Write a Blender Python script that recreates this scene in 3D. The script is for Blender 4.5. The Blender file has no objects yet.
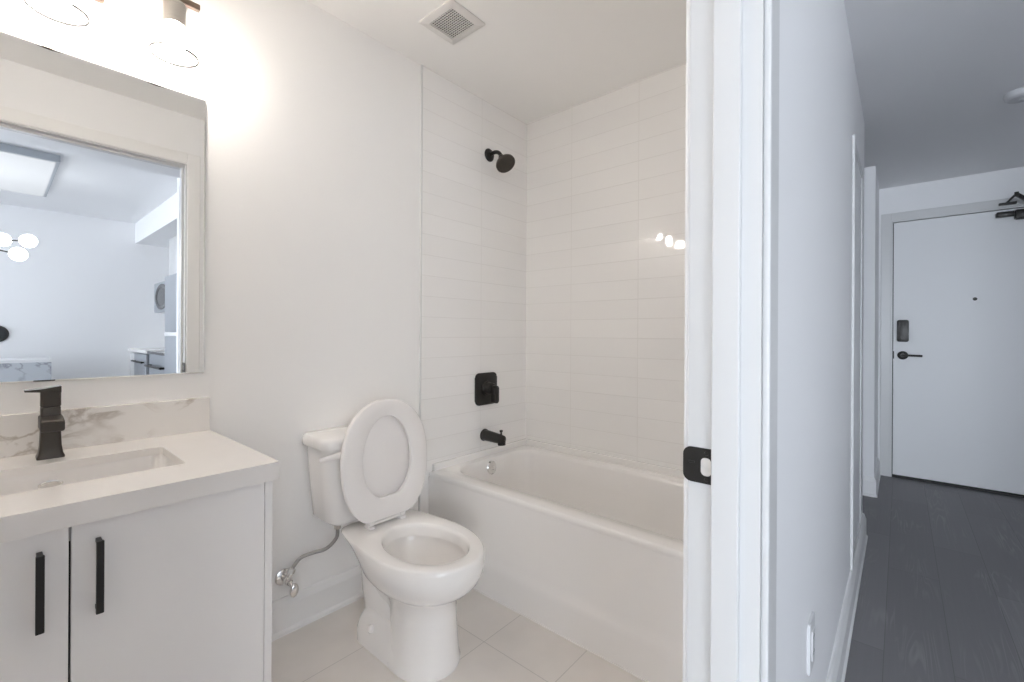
import bpy, bmesh, math, random
from mathutils import Vector, Matrix
random.seed(7)
R = math.radians
scene = bpy.context.scene
COL = scene.collection

# ------------------------------------------------------------------ camera, world, light, exposure
FPX, YAW, Y0, CAM_H, ROLL = 449.692, 0.7125, 333.91, 1.1248, 0.0056
cam_data = bpy.data.cameras.new('camera')
cam = bpy.data.objects.new('camera', cam_data); COL.objects.link(cam)
cam_data.sensor_fit = 'HORIZONTAL'; cam_data.sensor_width = 36.0
cam_data.lens = FPX / 1024 * 36.0
cam_data.shift_y = -(341 - Y0) / 1024
cam_data.clip_start = 0.005
cam.matrix_world = (Matrix.Translation((0, 0, CAM_H)) @ Matrix.Rotation(YAW, 4, 'Z')
                    @ Matrix.Rotation(R(90), 4, 'X') @ Matrix.Rotation(ROLL, 4, 'Z'))
scene.camera = cam

world = bpy.data.worlds.new('World'); scene.world = world; world.use_nodes = True
bg = world.node_tree.nodes['Background']
bg.inputs['Color'].default_value = (0.86, 0.92, 1.0, 1); bg.inputs['Strength'].default_value = 1.0

BULB = 31.0          # emission of the three vanity bulbs
SKY_W = 120.0         # power of the daylight lamps at the unseen living room windows

def area(name, loc, rot, sx, sy, power, col):
    d = bpy.data.lights.new(name, 'AREA'); d.shape = 'RECTANGLE'; d.size = sx; d.size_y = sy
    d.energy = power; d.color = col
    o = bpy.data.objects.new(name, d); COL.objects.link(o); o.location = loc; o.rotation_euler = rot
    return o
# daylight lamp outside the unseen window behind the photographer, set far back for evenness
area('daylight_lamp', (1.7, -11.25, 1.35), (R(90), 0, 0), 3.0, 2.0, SKY_W * 1.28, (0.84, 0.90, 1.0))
area('daylight_lamp', (3.66, -2.6, 1.35), (R(90), 0, R(90)), 2.8, 2.0, SKY_W * 0.14, (0.84, 0.90, 1.0))  # side lamp at the added window, lifts the hallway wall

vs = scene.view_settings
vs.view_transform = 'Standard'; vs.look = 'None'; vs.gamma = 1.0; vs.use_curve_mapping = False
vs.exposure = 2.14
try:
    scene.cycles.use_denoising = True
    scene.cycles.max_bounces = 16; scene.cycles.diffuse_bounces = 9; scene.cycles.glossy_bounces = 6
    scene.cycles.transparent_max_bounces = 12
    scene.cycles.sample_clamp_indirect = 6.0
    scene.cycles.caustics_reflective = False; scene.cycles.caustics_refractive = False
except Exception:
    pass

# ------------------------------------------------------------------ materials
def mat(name, col, rough=0.5, metal=0.0, bump=0.0, scale=60.0, spec=0.5, var=0.0, coat=0.0):
    m = bpy.data.materials.new(name); m.use_nodes = True
    nt = m.node_tree; p = nt.nodes['Principled BSDF']
    p.inputs['Base Color'].default_value = (*col, 1); p.inputs['Roughness'].default_value = rough
    p.inputs['Metallic'].default_value = metal
    p.inputs['Specular IOR Level'].default_value = spec
    p.inputs['Coat Weight'].default_value = coat
    tc = nt.nodes.new('ShaderNodeTexCoord')
    n = nt.nodes.new('ShaderNodeTexNoise'); n.inputs['Scale'].default_value = scale; n.inputs['Detail'].default_value = 4
    nt.links.new(tc.outputs['Object'], n.inputs['Vector'])
    if var:
        mx = nt.nodes.new('ShaderNodeMix'); mx.data_type = 'RGBA'
        mx.inputs['A'].default_value = (*[c * (1 - var) for c in col], 1)
        mx.inputs['B'].default_value = (*[min(1, c * (1 + var)) for c in col], 1)
        nt.links.new(n.outputs['Fac'], mx.inputs['Factor']); nt.links.new(mx.outputs['Result'], p.inputs['Base Color'])
    if bump:
        b = nt.nodes.new('ShaderNodeBump'); b.inputs['Strength'].default_value = bump; b.inputs['Distance'].default_value = 0.002
        nt.links.new(n.outputs['Fac'], b.inputs['Height']); nt.links.new(b.outputs['Normal'], p.inputs['Normal'])
    return m

def emit(name, col, s, base=None):
    m = bpy.data.materials.new(name); m.use_nodes = True; nt = m.node_tree; p = nt.nodes['Principled BSDF']
    p.inputs['Base Color'].default_value = (*(base or col), 1)
    p.inputs['Emission Color'].default_value = (*col, 1); p.inputs['Emission Strength'].default_value = s
    return m

def thin_glass(name, tint=(1, 1, 1), rough=0.0, gain=1.0):
    m = bpy.data.materials.new(name); m.use_nodes = True; nt = m.node_tree; nt.nodes.clear()
    out = nt.nodes.new('ShaderNodeOutputMaterial'); mix = nt.nodes.new('ShaderNodeMixShader')
    tr = nt.nodes.new('ShaderNodeBsdfTransparent'); tr.inputs['Color'].default_value = (*tint, 1)
    gl = nt.nodes.new('ShaderNodeBsdfGlossy'); gl.inputs['Roughness'].default_value = rough
    lw = nt.nodes.new('ShaderNodeLayerWeight'); lw.inputs['Blend'].default_value = 0.12
    mu = nt.nodes.new('ShaderNodeMath'); mu.operation = 'MULTIPLY'; mu.inputs[1].default_value = gain
    nt.links.new(lw.outputs['Fresnel'], mu.inputs[0]); nt.links.new(mu.outputs[0], mix.inputs['Fac'])
    nt.links.new(tr.outputs[0], mix.inputs[1]); nt.links.new(gl.outputs[0], mix.inputs[2]); nt.links.new(mix.outputs[0], out.inputs['Surface'])
    return m

def axes_vec(nt, a, b, oa=0.0, ob=0.0):
    """object coordinates re-ordered so the chosen axes become the texture's x and y"""
    tc = nt.nodes.new('ShaderNodeTexCoord'); s = nt.nodes.new('ShaderNodeSeparateXYZ'); c = nt.nodes.new('ShaderNodeCombineXYZ')
    nt.links.new(tc.outputs['Object'], s.inputs[0])
    for k, (ax, off) in enumerate(((a, oa), (b, ob))):
        ad = nt.nodes.new('ShaderNodeMath'); ad.operation = 'ADD'; ad.inputs[1].default_value = off
        nt.links.new(s.outputs[ax], ad.inputs[0]); nt.links.new(ad.outputs[0], c.inputs[k])
    return c.outputs[0]

def tile_mat(name, a, b, oa, ob, w, h, mortar, c1, c2, cm, rough, bump, offset=0.0, freq=2, wavy=0.0, spec=0.5, var=0.0):
    m = bpy.data.materials.new(name); m.use_nodes = True; nt = m.node_tree; p = nt.nodes['Principled BSDF']
    v = axes_vec(nt, a, b, oa, ob)
    br = nt.nodes.new('ShaderNodeTexBrick'); br.offset = offset; br.offset_frequency = freq; br.squash = 1
    br.inputs['Scale'].default_value = 1; br.inputs['Brick Width'].default_value = w; br.inputs['Row Height'].default_value = h
    br.inputs['Mortar Size'].default_value = mortar; br.inputs['Mortar Smooth'].default_value = 0.15
    br.inputs['Color1'].default_value = (*c1, 1); br.inputs['Color2'].default_value = (*c2, 1); br.inputs['Mortar'].default_value = (*cm, 1)
    nt.links.new(v, br.inputs['Vector'])
    colout = br.outputs['Color']
    n = nt.nodes.new('ShaderNodeTexNoise'); n.inputs['Scale'].default_value = 5.0; n.inputs['Detail'].default_value = 3
    nt.links.new(v, n.inputs['Vector'])
    if var:
        hs = nt.nodes.new('ShaderNodeMix'); hs.data_type = 'RGBA'; hs.blend_type = 'MULTIPLY'; hs.inputs['Factor'].default_value = 1
        rp = nt.nodes.new('ShaderNodeValToRGB'); rp.color_ramp.elements[0].position = 0.3; rp.color_ramp.elements[1].position = 0.75
        rp.color_ramp.elements[0].color = (1 - var, 1 - var, 1 - var, 1)
        nt.links.new(n.outputs['Fac'], rp.inputs[0]); nt.links.new(colout, hs.inputs['A']); nt.links.new(rp.outputs[0], hs.inputs['B'])
        colout = hs.outputs['Result']
    nt.links.new(colout, p.inputs['Base Color'])
    p.inputs['Roughness'].default_value = rough; p.inputs['Specular IOR Level'].default_value = spec
    inv = nt.nodes.new('ShaderNodeMath'); inv.operation = 'SUBTRACT'; inv.inputs[0].default_value = 1
    nt.links.new(br.outputs['Fac'], inv.inputs[1])
    b1 = nt.nodes.new('ShaderNodeBump'); b1.inputs['Strength'].default_value = bump; b1.inputs['Distance'].default_value = 0.002
    nt.links.new(inv.outputs[0], b1.inputs['Height'])
    if wavy:
        n2 = nt.nodes.new('ShaderNodeTexNoise'); n2.inputs['Scale'].default_value = 9.0; n2.inputs['Detail'].default_value = 1
        nt.links.new(v, n2.inputs['Vector'])
        b2 = nt.nodes.new('ShaderNodeBump'); b2.inputs['Strength'].default_value = wavy; b2.inputs['Distance'].default_value = 0.01
        nt.links.new(n2.outputs['Fac'], b2.inputs['Height']); nt.links.new(b2.outputs['Normal'], b1.inputs['Normal'])
    nt.links.new(b1.outputs['Normal'], p.inputs['Normal'])
    return m

def marble_mat(name, base, vein, scale, rough, stretch=(1, 1, 1), width=0.06, amt=0.8):
    m = bpy.data.materials.new(name); m.use_nodes = True; nt = m.node_tree; p = nt.nodes['Principled BSDF']
    tc = nt.nodes.new('ShaderNodeTexCoord'); mp = nt.nodes.new('ShaderNodeMapping'); mp.inputs['Scale'].default_value = stretch
    nt.links.new(tc.outputs['Object'], mp.inputs[0])
    n = nt.nodes.new('ShaderNodeTexNoise'); n.inputs['Scale'].default_value = scale; n.inputs['Detail'].default_value = 8; n.inputs['Distortion'].default_value = 0.9
    nt.links.new(mp.outputs[0], n.inputs['Vector'])
    rp = nt.nodes.new('ShaderNodeValToRGB'); e = rp.color_ramp.elements
    e[0].position = 0.5 - width; e[0].color = (0, 0, 0, 1); e[1].position = 0.5 + width; e[1].color = (0, 0, 0, 1)
    mid = e.new(0.5); mid.color = (1, 1, 1, 1)
    nt.links.new(n.outputs['Fac'], rp.inputs[0])
    n2 = nt.nodes.new('ShaderNodeTexNoise'); n2.inputs['Scale'].default_value = scale * 0.7; n2.inputs['Detail'].default_value = 2
    nt.links.new(mp.outputs[0], n2.inputs['Vector'])
    r2 = nt.nodes.new('ShaderNodeValToRGB'); r2.color_ramp.elements[0].position = 0.36; r2.color_ramp.elements[1].position = 0.56
    nt.links.new(n2.outputs['Fac'], r2.inputs[0])
    mu = nt.nodes.new('ShaderNodeMath'); mu.operation = 'MULTIPLY'
    nt.links.new(rp.outputs[0], mu.inputs[0]); nt.links.new(r2.outputs[0], mu.inputs[1])
    m2 = nt.nodes.new('ShaderNodeMath'); m2.operation = 'MULTIPLY'; m2.inputs[1].default_value = amt; nt.links.new(mu.outputs[0], m2.inputs[0])
    mx = nt.nodes.new('ShaderNodeMix'); mx.data_type = 'RGBA'; mx.inputs['A'].default_value = (*base, 1); mx.inputs['B'].default_value = (*vein, 1)
    nt.links.new(m2.outputs[0], mx.inputs['Factor']); nt.links.new(mx.outputs['Result'], p.inputs['Base Color'])
    p.inputs['Roughness'].default_value = rough
    return m

def plank_mat(name):
    m = bpy.data.materials.new(name); m.use_nodes = True; nt = m.node_tree; p = nt.nodes['Principled BSDF']
    v = axes_vec(nt, 1, 0, 0.35, 0.04)
    br = nt.nodes.new('ShaderNodeTexBrick'); br.offset = 0.37; br.offset_frequency = 2
    for k, val in (('Scale', 1), ('Brick Width', 1.22), ('Row Height', 0.18), ('Mortar Size', 0.0012), ('Bias', 0.0)):
        br.inputs[k].default_value = val
    br.inputs['Color1'].default_value = (0.185, 0.177, 0.188, 1); br.inputs['Color2'].default_value = (0.235, 0.226, 0.237, 1)
    br.inputs['Mortar'].default_value = (0.13, 0.127, 0.13, 1)
    nt.links.new(v, br.inputs['Vector'])
    # cathedral grain: rings stretched along the plank
    mp = nt.nodes.new('ShaderNodeMapping'); mp.inputs['Scale'].default_value = (0.55, 7.5, 1); nt.links.new(v, mp.inputs[0])
    wv = nt.nodes.new('ShaderNodeTexNoise'); wv.inputs['Scale'].default_value = 2.2; wv.inputs['Detail'].default_value = 2; wv.inputs['Distortion'].default_value = 0.6
    nt.links.new(mp.outputs[0], wv.inputs['Vector'])
    ml = nt.nodes.new('ShaderNodeMath'); ml.operation = 'MULTIPLY'; ml.inputs[1].default_value = 62; nt.links.new(wv.outputs['Fac'], ml.inputs[0])
    sn = nt.nodes.new('ShaderNodeMath'); sn.operation = 'SINE'; nt.links.new(ml.outputs[0], sn.inputs[0])
    mr = nt.nodes.new('ShaderNodeMapRange'); mr.inputs['From Min'].default_value = 0.2; mr.inputs['From Max'].default_value = 1
    nt.links.new(sn.outputs[0], mr.inputs['Value'])
    fn = nt.nodes.new('ShaderNodeTexNoise'); fn.inputs['Scale'].default_value = 3.0; fn.inputs['Detail'].default_value = 2
    mpb = nt.nodes.new('ShaderNodeMapping'); mpb.inputs['Scale'].default_value = (0.7, 2.2, 1); nt.links.new(v, mpb.inputs[0]); nt.links.new(mpb.outputs[0], fn.inputs['Vector'])
    fr = nt.nodes.new('ShaderNodeValToRGB'); fr.color_ramp.elements[0].position = 0.5; fr.color_ramp.elements[1].position = 0.72
    nt.links.new(fn.outputs['Fac'], fr.inputs[0])
    mm = nt.nodes.new('ShaderNodeMath'); mm.operation = 'MULTIPLY'; nt.links.new(mr.outputs[0], mm.inputs[0]); nt.links.new(fr.outputs[0], mm.inputs[1])
    st = nt.nodes.new('ShaderNodeTexNoise'); st.inputs['Scale'].default_value = 4; st.inputs['Detail'].default_value = 5
    mps = nt.nodes.new('ShaderNodeMapping'); mps.inputs['Scale'].default_value = (0.5, 22, 1); nt.links.new(v, mps.inputs[0]); nt.links.new(mps.outputs[0], st.inputs['Vector'])
    sm = nt.nodes.new('ShaderNodeMath'); sm.operation = 'MULTIPLY_ADD'; sm.inputs[1].default_value = 0.30; nt.links.new(st.outputs['Fac'], sm.inputs[0]); nt.links.new(mm.outputs[0], sm.inputs[2])
    mx = nt.nodes.new('ShaderNodeMix'); mx.data_type = 'RGBA'; mx.inputs['B'].default_value = (0.38, 0.37, 0.365, 1)
    fa = nt.nodes.new('ShaderNodeMath'); fa.operation = 'MULTIPLY'; fa.inputs[1].default_value = 0.42; nt.links.new(sm.outputs[0], fa.inputs[0])
    nt.links.new(fa.outputs[0], mx.inputs['Factor']); nt.links.new(br.outputs['Color'], mx.inputs['A']); nt.links.new(mx.outputs['Result'], p.inputs['Base Color'])
    p.inputs['Roughness'].default_value = 0.48
    b = nt.nodes.new('ShaderNodeBump'); b.inputs['Strength'].default_value = 0.08; b.inputs['Distance'].default_value = 0.002
    nt.links.new(sm.outputs[0], b.inputs['Height']); nt.links.new(b.outputs['Normal'], p.inputs['Normal'])
    return m

M = {}
M['wall'] = mat('wall_paint', (0.915, 0.907, 0.895), 0.55, bump=0.02, scale=180)
M['hallwall'] = mat('hall_wall_paint', (0.885, 0.885, 0.89), 0.5, bump=0.02, scale=180)
M['ceil'] = mat('ceiling_paint', (0.91, 0.90, 0.885), 0.9, bump=0.03, scale=220)
M['hallceil'] = mat('hall_ceiling_paint', (0.90, 0.90, 0.905), 0.9, bump=0.03, scale=220)
M['trim'] = mat('dimmed_trim_paint', (0.67, 0.67, 0.665), 0.32, bump=0.01, scale=40)  # white trim darkened to offset the strong daylight on the jamb
M['trim_full'] = mat('full_trim_paint', (0.86, 0.855, 0.85), 0.35, bump=0.01, scale=40)  # same white trim without the darkening, for baseboards and bathroom casing
M['door'] = mat('door_paint', (0.84, 0.845, 0.85), 0.42, bump=0.01, scale=90)
M['cab'] = mat('cabinet_lacquer', (0.865, 0.85, 0.84), 0.36, bump=0.006, scale=30)
M['tile'] = tile_mat('back_wall_tile', 0, 2, 1.410, 0.994, 0.403, 0.1, 0.0016, (0.885, 0.873, 0.858), (0.905, 0.893, 0.878), (0.825, 0.81, 0.79), 0.04, 0.5, wavy=0.06)
M['tile2'] = tile_mat('shower_wall_tile', 1, 2, -1.75, 0.994, 0.403, 0.1, 0.0016, (0.885, 0.873, 0.858), (0.905, 0.893, 0.878), (0.825, 0.81, 0.79), 0.04, 0.5, wavy=0.06)
M['floortile'] = tile_mat('floor_tile', 1, 0, 0.04, 1.146, 0.61, 0.3065, 0.0016, (0.80, 0.76, 0.72), (0.83, 0.79, 0.75), (0.60, 0.57, 0.54), 0.4, 0.3, offset=0.0, var=0.10)
M['plank'] = plank_mat('grey_plank')
M['porcelain'] = mat('porcelain', (0.87, 0.852, 0.835), 0.09, spec=0.5, coat=0.2)
M['seat'] = mat('seat_plastic', (0.87, 0.842, 0.825), 0.22)
M['tub'] = mat('tub_acrylic', (0.87, 0.853, 0.835), 0.14, coat=0.1)
M['quartz'] = mat('white_quartz', (0.83, 0.805, 0.78), 0.22, var=0.02, scale=14)
M['marble'] = marble_mat('veined_quartz', (0.82, 0.795, 0.765), (0.47, 0.415, 0.36), 6.5, 0.25, (1, 1.0, 1.5), 0.055, 0.85)
M['marble2'] = marble_mat('grey_veined_marble', (0.56, 0.59, 0.62), (0.26, 0.26, 0.30), 2.3, 0.3, (1, 1.0, 1.6), 0.03, 0.9)
M['black'] = mat('matte_black_metal', (0.027, 0.025, 0.023), 0.38, 0.4, bump=0.01, scale=200)
M['bronze'] = mat('dark_bronze', (0.075, 0.065, 0.056), 0.38, 0.7, bump=0.01, scale=200)
M['brown'] = mat('fixture_bronze', (0.19, 0.14, 0.11), 0.4, 0.8)
M['chrome'] = mat('chrome', (0.78, 0.77, 0.76), 0.14, 1.0)
M['braid'] = mat('braided_steel', (0.42, 0.41, 0.40), 0.36, 0.9, bump=0.8, scale=700)
M['nickel'] = mat('satin_socket', (0.55, 0.52, 0.48), 0.35, 0.85)
M['mirror'] = mat('silvered_glass', (0.90, 0.915, 0.92), 0.0, 1.0)
M['glassedge'] = mat('mirror_edge', (0.62, 0.63, 0.62), 0.15, 0.2)
M['glass'] = thin_glass('clear_glass', (0.97, 0.97, 0.97), 0.02, 0.35)
M['pane'] = thin_glass('window_glass', (0.97, 0.98, 0.98), 0.0, 0.6)
M['bulb'] = emit('bulb_glow', (1.0, 0.925, 0.845), BULB)
M['globe'] = emit('globe_glow', (0.93, 0.96, 1.0), 4.5)
M['glow_panel'] = emit('panel_glow', (0.95, 0.97, 1.0), 0.10, (0.4, 0.4, 0.4))  # emission added to match the panel's brightness
M['steel'] = mat('stainless_steel', (0.36, 0.38, 0.41), 0.38, 0.35, bump=0.02, scale=120)
M['darkglass'] = mat('dark_appliance_glass', (0.03, 0.032, 0.036), 0.12)
M['dark'] = mat('dark_matte', (0.03, 0.03, 0.03), 0.8)  # near black: shade of gaps and slots as colour, also fridge feet
M['grille'] = mat('fan_grille_plastic', (0.74, 0.72, 0.70), 0.5)
M['plate'] = mat('white_plastic', (0.80, 0.80, 0.80), 0.3)
M['outlet'] = mat('outlet_plastic', (0.66, 0.66, 0.665), 0.35)
M['detector'] = mat('detector_plastic', (0.62, 0.62, 0.63), 0.6)
M['latchgrey'] = mat('pale_wood_mortise', (0.66, 0.63, 0.59), 0.7, var=0.12, scale=120)
M['water'] = mat('bowl_water', (0.70, 0.69, 0.67), 0.02, spec=0.6)
M['greyframe'] = mat('grey_frame', (0.42, 0.45, 0.48), 0.5)
M['shaderim'] = thin_glass('shade_rim_glass', (0.30, 0.30, 0.30), 0.1, 0.5)
M['polegrey'] = mat('grey_pole', (0.6, 0.61, 0.62), 0.4, 0.2)

# ------------------------------------------------------------------ mesh helpers
class MB:
    def __init__(self): self.bm = bmesh.new()
    def _merge(self, t):
        me = bpy.data.meshes.new('t'); t.to_mesh(me); t.free(); self.bm.from_mesh(me); bpy.data.meshes.remove(me); return self
    def box(self, lo, hi, bev=0.0, seg=2):
        t = bmesh.new(); bmesh.ops.create_cube(t, size=1)
        for v in t.verts: v.co = Vector([(lo[i] + hi[i]) / 2 + v.co[i] * (hi[i] - lo[i]) for i in range(3)])
        if bev: bmesh.ops.bevel(t, geom=t.edges[:], offset=bev, segments=seg, affect='EDGES', profile=0.5)
        return self._merge(t)
    def loft(self, rings, cap0=True, cap1=True, closed=True):
        vs_ = [[self.bm.verts.new(p) for p in r] for r in rings]; n = len(rings[0])
        for a, b in zip(vs_, vs_[1:]):
            for i in range(n if closed else n - 1):
                j = (i + 1) % n
                try: self.bm.faces.new((a[i], a[j], b[j], b[i]))
                except ValueError: pass
        if cap0: self.bm.faces.new(list(reversed(vs_[0])))
        if cap1: self.bm.faces.new(vs_[-1])
        return self
    def lathe(self, prof, o=(0, 0, 0), axis=(0, 0, 1), n=32, cap0=True, cap1=True):
        ax = Vector(axis).normalized(); q = Vector((0, 0, 1)).rotation_difference(ax).to_matrix(); o = Vector(o)
        return self.loft([[o + q @ Vector((r * math.cos(2 * math.pi * k / n), r * math.sin(2 * math.pi * k / n), z)) for k in range(n)] for r, z in prof], cap0, cap1)
    def cyl(self, p0, p1, r0, r1=None, n=24, ch=0.0):
        p0 = Vector(p0); p1 = Vector(p1); L = (p1 - p0).length; r1 = r0 if r1 is None else r1
        pr = [(r0 - ch, 0), (r0, ch), (r1, L - ch), (r1 - ch, L)] if ch else [(r0, 0), (r1, L)]
        return self.lathe(pr, p0, p1 - p0, n)
    def sphere(self, c, r, n=24, m=14, sc=(1, 1, 1)):
        t = bmesh.new(); bmesh.ops.create_uvsphere(t, u_segments=n, v_segments=m, radius=r)
        for v in t.verts: v.co = Vector([c[i] + v.co[i] * sc[i] for i in range(3)])
        return self._merge(t)
    def tube(self, pts, r, n=12, sub=6):
        P = [Vector(p) for p in pts]; Q = []
        for i in range(len(P) - 1):
            a = P[max(i - 1, 0)]; b = P[i]; c = P[i + 1]; d = P[min(i + 2, len(P) - 1)]
            for k in range(sub):
                t = k / sub
                Q.append(0.5 * ((2 * b) + (c - a) * t + (2 * a - 5 * b + 4 * c - d) * t * t + (3 * b - a - 3 * c + d) * t ** 3))
        Q.append(P[-1]); rings = []; up = None
        for i, p in enumerate(Q):
            tg = (Q[min(i + 1, len(Q) - 1)] - Q[max(i - 1, 0)]).normalized()
            if up is None: up = tg.orthogonal().normalized()
            up = (up - tg * up.dot(tg)).normalized(); w = tg.cross(up)
            rings.append([p + (up * math.cos(2 * math.pi * k / n) + w * math.sin(2 * math.pi * k / n)) * r for k in range(n)])
        return self.loft(rings)
    def prism(self, poly, z0, z1, f=lambda x, y, z: (x, y, z), bev=0.0, seg=2):
        t = bmesh.new(); a = [t.verts.new((x, y, z0)) for x, y in poly]; b = [t.verts.new((x, y, z1)) for x, y in poly]; n = len(poly)
        for i in range(n): t.faces.new((a[i], a[(i + 1) % n], b[(i + 1) % n], b[i]))
        t.faces.new(list(reversed(a))); t.faces.new(b)
        if bev: bmesh.ops.bevel(t, geom=[e for e in t.edges if abs(e.verts[0].co.z - e.verts[1].co.z) < 1e-9], offset=bev, segments=seg, affect='EDGES', profile=0.5)
        for v in t.verts: v.co = Vector(f(*v.co))
        return self._merge(t)
    def build(self, name, m, parent=None, smooth=True, angle=35, origin=None):
        bm = self.bm
        bmesh.ops.recalc_face_normals(bm, faces=bm.faces[:])
        o_ = Vector(origin) if origin is not None else None
        if o_ is not None:
            for v in bm.verts: v.co -= o_
        if smooth:
            for f in bm.faces: f.smooth = True
            for e in bm.edges:
                if len(e.link_faces) == 2 and e.calc_face_angle(0) > R(angle): e.smooth = False
        me = bpy.data.meshes.new(name); bm.to_mesh(me); bm.free(); me.materials.append(m)
        o = bpy.data.objects.new(name, me); COL.objects.link(o)
        if o_ is not None: o.location = o_
        if parent: o.parent = parent
        return o

def rrect(x0, y0, x1, y1, r, n=6):
    out = []
    for cx, cy, a0 in ((x1 - r, y1 - r, 0), (x0 + r, y1 - r, 90), (x0 + r, y0 + r, 180), (x1 - r, y0 + r, 270)):
        for k in range(n + 1):
            a = R(a0 + 90 * k / n); out.append((cx + r * math.cos(a), cy + r * math.sin(a)))
    return out

def tag(o, label, cat, group=None, kind=None):
    o['label'] = label; o['category'] = cat
    if group: o['group'] = group
    if kind: o['kind'] = kind
    return o
def thing(name, label, cat, group=None, kind=None):
    o = bpy.data.objects.new(name, None); COL.objects.link(o); o.empty_display_size = 0.1
    return tag(o, label, cat, group, kind)
def at(o, loc):
    """put an Empty at a thing's base; its parts are built in world coordinates"""
    o.location = loc
    return o
def struct(name, mb, m, label, cat, **k):
    o = mb.build(name, m, **k); return tag(o, label, cat, kind='structure')
def settle(root):
    """children were built in world coordinates: keep them there under a moved Empty"""
    bpy.context.view_layer.update()
    for ch in root.children: ch.matrix_parent_inverse = root.matrix_world.inverted()

XV = -1.744      # vanity / shower wall
YB = 2.140       # tiled back wall
ZC = 2.41        # bathroom ceiling
ZH = 2.315       # hallway ceiling
XH = -0.157      # hallway face of the dividing wall
XI = -0.263      # bathroom face of the dividing wall
YJ = 0.749       # jamb face of the doorway
YE = 4.714       # entry wall

# ------------------------------------------------------------------ structure: bathroom
struct('wall_left', MB().box((XV - 0.12, -0.60, -0.05), (XV, YB + 0.2, ZC + 0.15)), M['wall'], 'white painted wall behind vanity and toilet', 'wall', smooth=False)
struct('wall_back', MB().box((XV, YB + 0.006, -0.05), (XI, YB + 0.10, ZC + 0.15)), M['wall'], 'wall behind the tiled tub surround', 'wall', smooth=False)
struct('wall_near', MB().box((XV, -0.60, -0.05), (XI, -0.48, ZC + 0.15)), M['wall'], 'bathroom wall left of the vanity', 'wall', smooth=False)
struct('tile_back', MB().box((XV, YB, 0.44), (XI, YB + 0.0062, ZC)), M['tile'], 'glossy white stacked tile on the wall along the tub', 'tiled wall', smooth=False)
struct('tile_left', MB().box((XV, 1.345, 0.44), (XV + 0.008, YB, ZC)), M['tile2'], 'glossy white stacked tile on the shower head wall', 'tiled wall', smooth=False)
struct('trim_3', MB().box((XV, 1.338, 0.0), (XV + 0.0095, 1.3455, ZC), 0.002), M['trim'], 'thin white edging strip where the shower tile starts', 'trim', smooth=False)
struct('floor_bathroom', MB().box((XV, -0.48, -0.05), (-0.20, YB, 0.0)), M['floortile'], 'pale beige large tiles of the bathroom floor', 'floor', smooth=False)
struct('ceiling_bathroom', MB().box((XV, -0.48, ZC), (XI, YB, ZC + 0.12)), M['ceil'], 'white bathroom ceiling', 'ceiling', smooth=False)

def baseboard(name, p0, p1, nrm, label, h=0.135, th=0.013, shoe=True):
    """profiled baseboard along a wall from p0 to p1 (2D); nrm points into the room"""
    a = Vector((*p0, 0)); b = Vector((*p1, 0)); n = Vector((*nrm, 0))
    prof = [(0, 0), (th + (0.006 if shoe else 0), 0), (th + (0.006 if shoe else 0), 0.012), (th, 0.02), (th, h - 0.03), (th * 0.72, h - 0.016), (th * 0.55, h - 0.006), (th * 0.3, h), (0, h)]
    mb = MB(); mb.loft([[p + n * d + Vector((0, 0, z)) for d, z in prof] for p in (a, b)])
    return struct(name, mb, M['trim_full'], label, 'baseboard', smooth=False)
baseboard('baseboard_left', (XV, 0.4735), (XV, 1.337), (1, 0), 'white baseboard behind the toilet')

# dividing wall between bathroom and hallway, with the doorway and the closet opening
DO0, DO1, DOH = -0.075, 0.766, 2.125
w = MB()
w.box((XI, -11.0, -0.05), (XH, DO0, 2.55)); w.box((XI, DO0, DOH), (XH, DO1, 2.55)); w.box((XI, DO1, -0.05), (XH, 3.19, 2.55))
struct('wall_middle', w, M['hallwall'], 'white wall between bathroom and hallway', 'wall', smooth=False)

# ------------------------------------------------------------------ structure: hallway and living room
struct('floor', MB().box((-0.20, -11.0, -0.05), (3.5, 4.75, -0.001)), M['plank'], 'dark grey wood plank floor of the hallway', 'floor', smooth=False)
struct('floor_alcove', MB().box((-0.95, 3.15, -0.05), (-0.20, 4.05, -0.001)), M['plank'], 'dark grey planks in the alcove off the hallway', 'floor', smooth=False)
struct('ceiling', MB().box((XH, -11.0, ZH), (0.75, 1.0, ZH + 0.235)).box((XH, 1.0, ZH), (1.0, 4.75, ZH + 0.235)), M['hallceil'], 'white hallway ceiling', 'ceiling', smooth=False)
struct('ceiling_alcove', MB().box((-0.95, 3.19, ZH), (XH, 4.06, ZH + 0.245)), M['hallceil'], 'ceiling of the alcove off the hallway', 'ceiling', smooth=False)
struct('ceiling_living', MB().box((0.75, -11.0, ZC), (3.5, 1.0, ZC + 0.14)).box((1.0, 1.0, ZC), (3.5, 1.75, ZC + 0.14)), M['hallceil'], 'white living room ceiling seen in the mirror', 'ceiling', smooth=False)
struct('wall_right', MB().box((1.0, 1.75, -0.05), (1.08, 4.75, 2.5)), M['hallwall'], 'hallway wall right of the entry door', 'wall', smooth=False)
struct('wall_far', MB().box((3.40, -11.0, -0.05), (3.52, -4.0, 2.5)).box((3.40, -1.2, -0.05), (3.52, 1.75, 2.5)).box((3.40, -4.0, -0.05), (3.52, -1.2, 0.35)).box((3.40, -4.0, 2.3), (3.52, -1.2, 2.5)), M['hallwall'], 'white living room wall seen in the mirror', 'wall', smooth=False)
struct('wall_kitchen', MB().box((1.0, 1.70, -0.05), (3.40, 1.80, 2.5)), M['hallwall'], 'wall behind the kitchen units', 'wall', smooth=False)
struct('wall_partition', MB().box((1.0, 1.00, -0.05), (1.06, 1.70, 2.5)), M['hallwall'], 'short wall beside the fridge', 'wall', smooth=False)
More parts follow.
